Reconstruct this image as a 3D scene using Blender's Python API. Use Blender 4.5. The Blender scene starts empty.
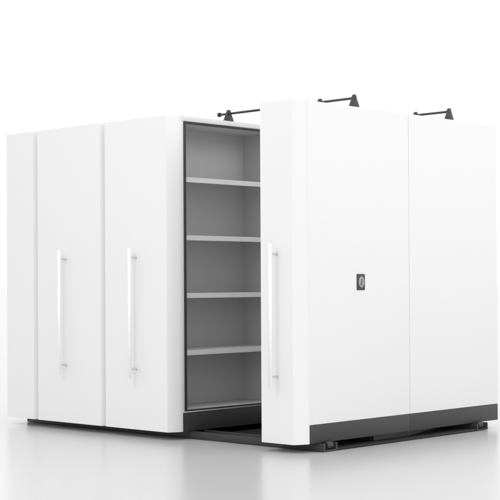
import bpy, bmesh, math
from mathutils import Vector, Matrix

sc = bpy.context.scene
COL = sc.collection

# ---------------------------------------------------------------- camera
YAW, PITCH, ROLL, F = 0.75997, 0.0074013, -0.0053844, 1420.94
fwd = Vector((-math.sin(YAW)*math.cos(PITCH), math.cos(YAW)*math.cos(PITCH), math.sin(PITCH)))
rt = Vector((math.cos(YAW), math.sin(YAW), 0)); up = rt.cross(fwd)
r2 = math.cos(ROLL)*rt + math.sin(ROLL)*up
u2 = -math.sin(ROLL)*rt + math.cos(ROLL)*up
cd = bpy.data.cameras.new('camera'); cam = bpy.data.objects.new('camera', cd); COL.objects.link(cam)
cd.sensor_width = 36; cd.lens = F/500*36
cd.shift_y = (272.394-250)/500
cd.clip_end = 2000
cam.matrix_world = Matrix.Translation((5.7146, -6.42992, 1.04022)) @ Matrix((r2, u2, -fwd)).transposed().to_4x4()
sc.camera = cam

# ---------------------------------------------------------------- studio light
w = bpy.data.worlds.new('World'); sc.world = w; w.use_nodes = True
bg = w.node_tree.nodes['Background']
bg.inputs['Color'].default_value = (1, 1, 1, 1)
bg.inputs['Strength'].default_value = 1.22

def area(name, loc, target, sx, sy, power, spread=math.pi):
    l = bpy.data.lights.new(name, 'AREA'); l.shape = 'RECTANGLE'; l.size = sx; l.size_y = sy
    l.energy = power; l.spread = spread
    o = bpy.data.objects.new(name, l); COL.objects.link(o); o.location = loc
    o.rotation_euler = (Vector(target)-Vector(loc)).to_track_quat('-Z', 'Y').to_euler()
    return o
area('softbox_right', (8.5, 1.5, 5.0), (0, 1, .6), 3.5, 3.5, 150)
area('softbox_front', (-.5, -3.6, 3.8), (.1, 0, 1.0), 1.3, 1.3, 32)
sc.view_settings.view_transform = 'Standard'; sc.view_settings.look = 'None'
sc.view_settings.exposure = 0; sc.view_settings.gamma = 1

# ---------------------------------------------------------------- materials
def mat(name, color, rough=.5, metal=0.0, spec=.5, bump=0.0, bscale=400., var=0.0, vscale=3., rvar=0.0, coat=0.0):
    m = bpy.data.materials.new(name); m.use_nodes = True
    nt = m.node_tree; b = nt.nodes['Principled BSDF']
    b.inputs['Base Color'].default_value = (*color, 1)
    b.inputs['Roughness'].default_value = rough; b.inputs['Metallic'].default_value = metal
    b.inputs['Specular IOR Level'].default_value = spec
    b.inputs['Coat Weight'].default_value = coat
    tc = nt.nodes.new('ShaderNodeTexCoord')
    if var or rvar:
        n = nt.nodes.new('ShaderNodeTexNoise'); n.inputs['Scale'].default_value = vscale
        n.inputs['Detail'].default_value = 5
        nt.links.new(tc.outputs['Object'], n.inputs['Vector'])
        if var:
            r = nt.nodes.new('ShaderNodeMapRange')
            r.inputs['To Min'].default_value = 1-var; r.inputs['To Max'].default_value = 1+var
            nt.links.new(n.outputs['Fac'], r.inputs['Value'])
            v = nt.nodes.new('ShaderNodeVectorMath'); v.operation = 'SCALE'
            v.inputs[0].default_value = color
            nt.links.new(r.outputs[0], v.inputs['Scale'])
            nt.links.new(v.outputs[0], b.inputs['Base Color'])
        if rvar:
            r = nt.nodes.new('ShaderNodeMapRange')
            r.inputs['To Min'].default_value = rough-rvar; r.inputs['To Max'].default_value = rough+rvar
            nt.links.new(n.outputs['Fac'], r.inputs['Value'])
            nt.links.new(r.outputs[0], b.inputs['Roughness'])
    if bump:
        n = nt.nodes.new('ShaderNodeTexNoise'); n.inputs['Scale'].default_value = bscale
        nt.links.new(tc.outputs['Object'], n.inputs['Vector'])
        bp = nt.nodes.new('ShaderNodeBump'); bp.inputs['Strength'].default_value = bump
        bp.inputs['Distance'].default_value = .001
        nt.links.new(n.outputs['Fac'], bp.inputs['Height'])
        nt.links.new(bp.outputs[0], b.inputs['Normal'])
    return m
M_white = mat('white_powder_coat', (.81, .81, .812), .38, bump=.06, bscale=350, var=.012, vscale=2)
M_body = mat('pale_grey_enamel', (.72, .72, .725), .42, bump=.06, bscale=350)
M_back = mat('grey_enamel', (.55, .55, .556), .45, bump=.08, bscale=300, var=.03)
M_shelf = mat('shelf_grey_enamel', (.72, .72, .725), .4, bump=.06, bscale=350)
M_plinth = mat('charcoal_plinth_paint', (.038, .038, .04), .5, bump=.1, bscale=500, var=.05, vscale=6)
M_track = mat('charcoal_track_paint', (.03, .03, .032), .48, var=.08, vscale=9, rvar=.06)
M_plat = mat('dark_platform_laminate', (.010, .010, .0105), .65, var=.1, vscale=8)
M_rubber = mat('black_rubber', (.03, .03, .032), .6)
M_black = mat('black_steel', (.035, .035, .037), .4, bump=.1, bscale=600)
M_steel = mat('brushed_steel', (.97, .97, .97), .3, metal=1, rvar=.04, vscale=40)
M_post = mat('satin_steel', (.72, .72, .73), .35, metal=1)
M_lock = mat('slate_lock_plastic', (.035, .041, .05), .38)
M_dial = mat('nickel_dial', (.34, .34, .33), .4, metal=.5)
M_bar = mat('dark_nickel', (.16, .16, .16), .4, metal=.5)
M_wheel = mat('worn_wheel_steel', (.045, .045, .047), .55, metal=.2, rvar=.08, vscale=30)
M_floor = mat('white_studio_floor', (.57, .57, .57), .25, spec=.5, rvar=.03, vscale=.8)

# ---------------------------------------------------------------- helpers
def add_box(bm, x0, x1, y0, y1, z0, z1, bev=0.0, seg=2):
    r = bmesh.ops.create_cube(bm, size=1)
    vs = r['verts']
    bmesh.ops.scale(bm, vec=(x1-x0, y1-y0, z1-z0), verts=vs)
    bmesh.ops.translate(bm, vec=((x0+x1)/2, (y0+y1)/2, (z0+z1)/2), verts=vs)
    if bev:
        es = list({e for v in vs for e in v.link_edges})
        bmesh.ops.bevel(bm, geom=es, offset=bev, segments=seg, profile=.5, affect='EDGES')
def add_prism(bm, pts, axis, a, b, bev=0.0, seg=2):
    """pts: outline in the two other axes, in order; extruded from a to b on axis."""
    def P(p, t):
        if axis == 0: return (t, p[0], p[1])
        if axis == 1: return (p[0], t, p[1])
        return (p[0], p[1], t)
    A = [bm.verts.new(P(p, a)) for p in pts]; B = [bm.verts.new(P(p, b)) for p in pts]
    fs = [bm.faces.new(A), bm.faces.new(B[::-1])]
    n = len(pts)
    for i in range(n):
        fs.append(bm.faces.new((A[i], B[i], B[(i+1) % n], A[(i+1) % n])))
    bmesh.ops.recalc_face_normals(bm, faces=fs)
    if bev:
        es = list({e for f in fs for e in f.edges})
        bmesh.ops.bevel(bm, geom=es, offset=bev, segments=seg, profile=.5, affect='EDGES')
def add_cyl(bm, p0, p1, r, seg=32, bev=0.0):
    p0, p1 = Vector(p0), Vector(p1); d = p1-p0
    res = bmesh.ops.create_cone(bm, cap_ends=True, segments=seg, radius1=r, radius2=r, depth=d.length)
    vs = res['verts']
    if bev:
        es = [e for e in {e for v in vs for e in v.link_edges} if any(len(f.verts) > 4 for f in e.link_faces)]
        nb = bmesh.ops.bevel(bm, geom=es, offset=bev, segments=2, profile=.5, affect='EDGES')
        vs = list({v for v in nb['verts']} | {v for v in vs if v.is_valid})
        seen = set(vs)
    q = Vector((0, 0, 1)).rotation_difference(d.normalized()).to_matrix().to_4x4()
    bmesh.ops.transform(bm, matrix=Matrix.Translation((p0+p1)/2) @ q, verts=vs)
def obj(name, bm, m, parent=None, off=None, smooth=True):
    me = bpy.data.meshes.new(name); 
    if off is not None: bmesh.ops.translate(bm, vec=-Vector(off), verts=bm.verts)
    bm.to_mesh(me); bm.free(); me.materials.append(m)
    if smooth:
        me.polygons.foreach_set('use_smooth', [True]*len(me.polygons))
        try: me.set_sharp_from_angle(angle=math.radians(35))
        except Exception: pass
    o = bpy.data.objects.new(name, me); COL.objects.link(o)
    if parent: o.parent = parent
    return o
def thing(name, label, cat, loc, group=None):
    o = bpy.data.objects.new(name, None); COL.objects.link(o); o.location = loc
    o.empty_display_size = .2
    o['label'] = label; o['category'] = cat
    if group: o['group'] = group
    return o

# ---------------------------------------------------------------- setting
bm = bmesh.new()
s = 400.
vs = [bm.verts.new(p) for p in ((-s, -s, 0), (s, -s, 0), (s, s, 0), (-s, s, 0))]
bm.faces.new(vs)
fl = obj('floor', bm, M_floor, smooth=False); fl['kind'] = 'structure'

# ---------------------------------------------------------------- dimensions
ZB, ZT, ZP = .0547, 2.1547, .168          # underside, top, plinth top
YE, YP, YL, YS = .0864, .102, 2.1436, 1.1136   # chamfer end, panel back, far end, bay seam
CX = .042
X4L = -.3072; X3 = -1.1136; X3L = -1.7814; X2L = -2.5307; X1L = -2.9007
GAP = .004

def rnd(t, mix=.25):
    # profile of the long edge: between a straight chamfer and a quarter round
    a = math.pi/2*t
    ch = (t, 1-t); el = (1-math.cos(a), 1-math.sin(a))
    return tuple(c*(1-mix)+e*mix for c, e in zip(ch, el))
def end_panel(u, off, x0, x1):
    bm = bmesh.new()
    pts = [(x0, YP)]
    # outer long edge chamfered and softened, inner one only eased
    N = 12
    for k in range(N+1):
        pts.append((x0 + .006*(1-math.cos(math.pi/2*k/N)), .006*(1-math.sin(math.pi/2*k/N))))
    for k in range(N+1):
        pts.append((x1 - CX*rnd(1-k/N)[0], YE*rnd(1-k/N)[1]))
    pts.append((x1, YP))
    add_prism(bm, pts, 2, ZB, ZT, bev=.0)
    return obj('end_panel', bm, M_white, u, off)

def handle(u, off, x):
    hz0, hz1 = .4026, 1.2791
    g = obj('handle', _hbar(x, hz0, hz1), M_steel, u, off)
    for z in (hz0+.062, hz1-.062):
        bm = bmesh.new()
        add_cyl(bm, (x, .001, z), (x, -.047, z), .0075, 20)
        add_cyl(bm, (x, .001, z), (x, -.004, z), .0115, 24)
        obj('standoff', bm, M_post, g, off)
def _hbar(x, z0, z1):
    bm = bmesh.new()
    add_cyl(bm, (x, -.056, z0), (x, -.056, z1), .0125, 28)
    es = [e for e in bm.edges if any(len(f.verts) > 4 for f in e.link_faces)]
    bmesh.ops.bevel(bm, geom=es, offset=.002, segments=2, profile=.5, affect='EDGES')
    return bm

def plinth(u, off, x0, x1, seam=False, top=ZP):
    bm = bmesh.new()
    if seam:
        add_box(bm, x0, x1, YP+.0005, YS-.001, ZB, ZP, .0015)
        add_box(bm, x0, x1, YS+.001, YL, ZB, ZP, .0015)
    else:
        add_box(bm, x0, x1, YP+.0005, YL, ZB, top, .0015)
    obj('plinth', bm, M_plinth, u, off)

def wheels(u, off, x0, x1):
    for x in (x0+.04, x1+.012 if x1 == 0 else x1-.05):
        for y in (.261, 1.885):
            bm = bmesh.new()
            add_cyl(bm, (x, y-.027, .0362), (x, y+.027, .0362), .0235, 36)
            add_cyl(bm, (x, y-.040, .0362), (x, y+.040, .0362), .007, 20)
            obj('wheel', bm, M_wheel, u, off)

def bracket(u, off, x, y):
    """triangular plate standing on the top edge, with a boss that carries the tie rod"""
    bm = bmesh.new()
    z0 = ZT - .001
    pts = [(y-.046, z0), (y+.046, z0), (y+.042, z0+.014)]
    for k in range(9):
        a = math.radians(-10 + 200*k/8)
        pts.append((y+.018*math.cos(a), z0+.062+.018*math.sin(a)))
    pts.append((y-.042, z0+.014))
    add_prism(bm, pts, 0, x-.007, x+.007, bev=.0015)
    add_box(bm, x-.05, x-.0065, y-.046, y+.046, z0+.0015, z0+.006, .001)      # foot flange
    b = obj('rod_bracket', bm, M_black, u, off)
    bm = bmesh.new(); add_cyl(bm, (x-.016, y, z0+.056), (x+.0085, y, z0+.056), .0125, 24, 0)
    obj('boss', bm, M_black, b, off)

GRP = 'sliding shelving units on the floor track'
def unit(x0, x1, label, hx=None, doors=False, shelves=False):
    off = ((x0+x1)/2, YL/2, 0)
    u = thing('mobile_shelving_unit', label, 'shelving unit', off, GRP)
    end_panel(u, off, x0, x1)
    if hx is not None: handle(u, off, hx)
    plinth(u, off, x0, x1, seam=doors, top=.178 if shelves else ZP)
    wheels(u, off, x0, x1)
    t = .018
    if shelves:
        xb = x1-.385                        # plane of the back panel
        bm = bmesh.new()
        def sh(*a): add_box(bm, *a, .0012)
        sh(x0, xb-.002, YP+.0005, YL, .179, ZT-.001)             # closed rear half
        zt, zb = 2.118, .1905
        sh(xb-.0015, x1, YP+.0005, YL, zt, ZT)                   # head
        sh(xb-.0015, x1, YP+.0005, YL, .179, zb)              # sill
        sh(xb-.0015, x1, YP+.0005, .120, zb+.0003, zt-.0003)                 # sides
        sh(xb-.0015, x1, YL-.03, YL, zb+.0003, zt-.0003)
        sh(xb-.0015, x1-.004, YS-.022, YS+.022, zb+.0003, zt-.0003)               # partition between the bays
        obj('carcass', bm, M_body, u, off)
        for ya, yb in ((.1205, YS-.0225), (YS+.0225, YL-.0305)):
            # liner of the bay: back, two sides, roof and floor
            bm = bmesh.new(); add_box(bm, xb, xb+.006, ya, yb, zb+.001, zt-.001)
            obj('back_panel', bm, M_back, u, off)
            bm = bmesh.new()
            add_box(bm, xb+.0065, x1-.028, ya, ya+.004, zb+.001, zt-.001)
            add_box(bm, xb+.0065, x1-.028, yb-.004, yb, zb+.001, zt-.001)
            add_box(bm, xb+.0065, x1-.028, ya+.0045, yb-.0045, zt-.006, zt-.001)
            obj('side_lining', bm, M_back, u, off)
            for z in (1.752, 1.362, .974, .5905):
                bm = bmesh.new()
                # folded sheet shelf: top sheet with a deep front lip
                yy0, yy1 = ya+.006, yb-.006
                add_prism(bm, [(xb+.0075, z), (x1-.032, z), (x1-.032, z-.033), (x1-.050, z-.033),
                               (x1-.050, z-.030), (x1-.034, z-.030), (x1-.034, z-.004), (xb+.0075, z-.004)], 1, yy0, yy1)
                obj('shelf', bm, M_shelf, u, off, smooth=False)
        # rubber seal round each opening
        for ya, yb in ((.117, YS-.020), (YS+.020, YL-.028)):
            bm = bmesh.new(); q = .017
            za, zc = .188, 2.121
            add_box(bm, x1-.010, x1+.006, ya, ya+q+.004, za, zc, .003)
            add_box(bm, x1-.010, x1+.006, yb-q, yb, za, zc, .003)
            add_box(bm, x1-.010, x1+.0058, ya+q+.003, yb-q+.001, zc-q, zc-.0002, .003)
            add_box(bm, x1-.010, x1+.0058, ya+q+.003, yb-q+.001, za+.0002, za+.010, .003)
            obj('door_seal', bm, M_rubber, u, off)
    elif doors:
        bm = bmesh.new()
        add_box(bm, x0, x1-.021, YP+.0005, YL-.001, ZP+.001, ZT-.001, .0015)
        obj('carcass', bm, M_white, u, off)
        for k, (ya, yb) in enumerate(((YP+.0006, YS-.0016), (YS+.0016, YL))):
            bm = bmesh.new()
            add_box(bm, x1-.0205, x1, ya, yb, ZP+.0012, ZT, .0022, 3)
            d = obj('door', bm, M_white, u, off)
            if k == 0:
                yc, zc = .6025, 1.042
                bm = bmesh.new()
                add_box(bm, x1+.0002, x1+.006, yc-.0395, yc+.0395, zc-.051, zc+.051, .003, 3)
                lk = obj('lock', bm, M_lock, d, off)
                lk['label'] = 'dark rectangular lock plate with oval metal turn handle'
                bm = bmesh.new()   # raised oval dial, ring and keyed bar, on the plate
                n = 40
                def ell(a, b, xa, xb_, bev):
                    add_prism(bm, [(yc+a*math.cos(2*math.pi*i/n), zc+b*math.sin(2*math.pi*i/n)) for i in range(n)], 0, xa, xb_, bev=bev)
                ell(.0285, .036, x1+.0055, x1+.0095, .0018)
                obj('lock_dial', bm, M_dial, d, off)
                bm = bmesh.new()
                q = [(-.010, -.017), (-.003, -.0195), (.010, .017), (.003, .0195)]   # slanted turn bar
                add_prism(bm, [(yc+a, zc+b) for a, b in q], 0, x1+.0092, x1+.0125, bev=.001)
                obj('turn_bar', bm, M_bar, d, off)
        # belly housing under the middle of the unit
        bm = bmesh.new()
        pts = [(.765, ZB+.03), (.765, .018), (1.02, .018)]
        for k in range(8):
            t = k/7; pts.append((1.06+.37*t, .018 + (ZB-.018)*(1-math.cos(t*math.pi/2))))
        pts.append((1.43, ZB+.03))
        add_prism(bm, pts, 0, x0+.05, x1-.03, bev=.002)
        obj('drive_housing', bm, M_plinth, u, off)
    else:
        bm = bmesh.new()
        add_box(bm, x0, x1, YP+.0005, YL, ZP+.001, ZT-.001, .0015)
        obj('carcass', bm, M_white, u, off)
    return u, off

unit(X1L, X2L-GAP, 'narrow white end unit at the far left of the row, plain front without a handle')
unit(X2L, X3L-GAP, 'white closed unit with a bar handle, wedged between plain end unit and open-shelved unit', hx=-2.2099)
u3, o3 = unit(X3L, X3, 'white unit with open grey shelves facing the aisle, framed by a black seal', hx=-1.4620, shelves=True)
u4, o4 = unit(X4L, 0, 'nearest white unit right of the aisle, long locked doors over a charcoal plinth', hx=-.1731, doors=True)

R1, R2 = .562, 1.588
bracket(u3, o3, X3-.012, R1)
bracket(u3, o3, X3-.012, R2)
for y in (R1, R2):
    bracket(u4, o4, -.010, y)
    bracket(u4, o4, X4L+.012, y)

# tie rods lying through the brackets
def rod(y, label):
    t = thing('tie_rod', label, 'tie rod', (-.6, y, 0), 'dark tie rods across the aisle')
    z = ZT+.055
    bm = bmesh.new(); add_cyl(bm, (-1.215, y, z-.004), (-.006, y, z), .0082, 20)
    obj('rod', bm, M_black, t, (-.6, y, 0))
    bm = bmesh.new(); add_cyl(bm, (-1.222, y, z-.004), (-1.207, y, z-.004), .0155, 24)
    obj('end_stop', bm, M_black, t, (-.6, y, 0))
rod(R1, 'nearer dark tie rod over the aisle, its round end stop above the open shelves')
rod(R2, 'dark tie rod, the farther one, reaching a bracket above the right-hand door')

# ---------------------------------------------------------------- floor track
t = thing('floor_track', 'low charcoal floor track under all four shelving units, spanning the aisle', 'floor track', (-1.43, 1.07, 0))
off = (-1.43, 1.07, 0)
XA, XB = X1L, .040
for y0, y1 in ((.186, .320), (1.824, 1.958)):
    bm = bmesh.new()
    pts = [(y0, .0025), (y1, .0025), (y1, .052), (y1-.013, .052), (y1-.013, .0115), (y0+.018, .0115), (y0+.018, .052), (y0, .052)]
    add_prism(bm, pts, 0, XA, XB, bev=.0012)
    obj('rail', bm, M_track, t, off)
bm = bmesh.new(); add_box(bm, XA, XB-.001, .3205, 1.8235, .0025, .0155, .0015)
obj('platform', bm, M_plat, t, off)
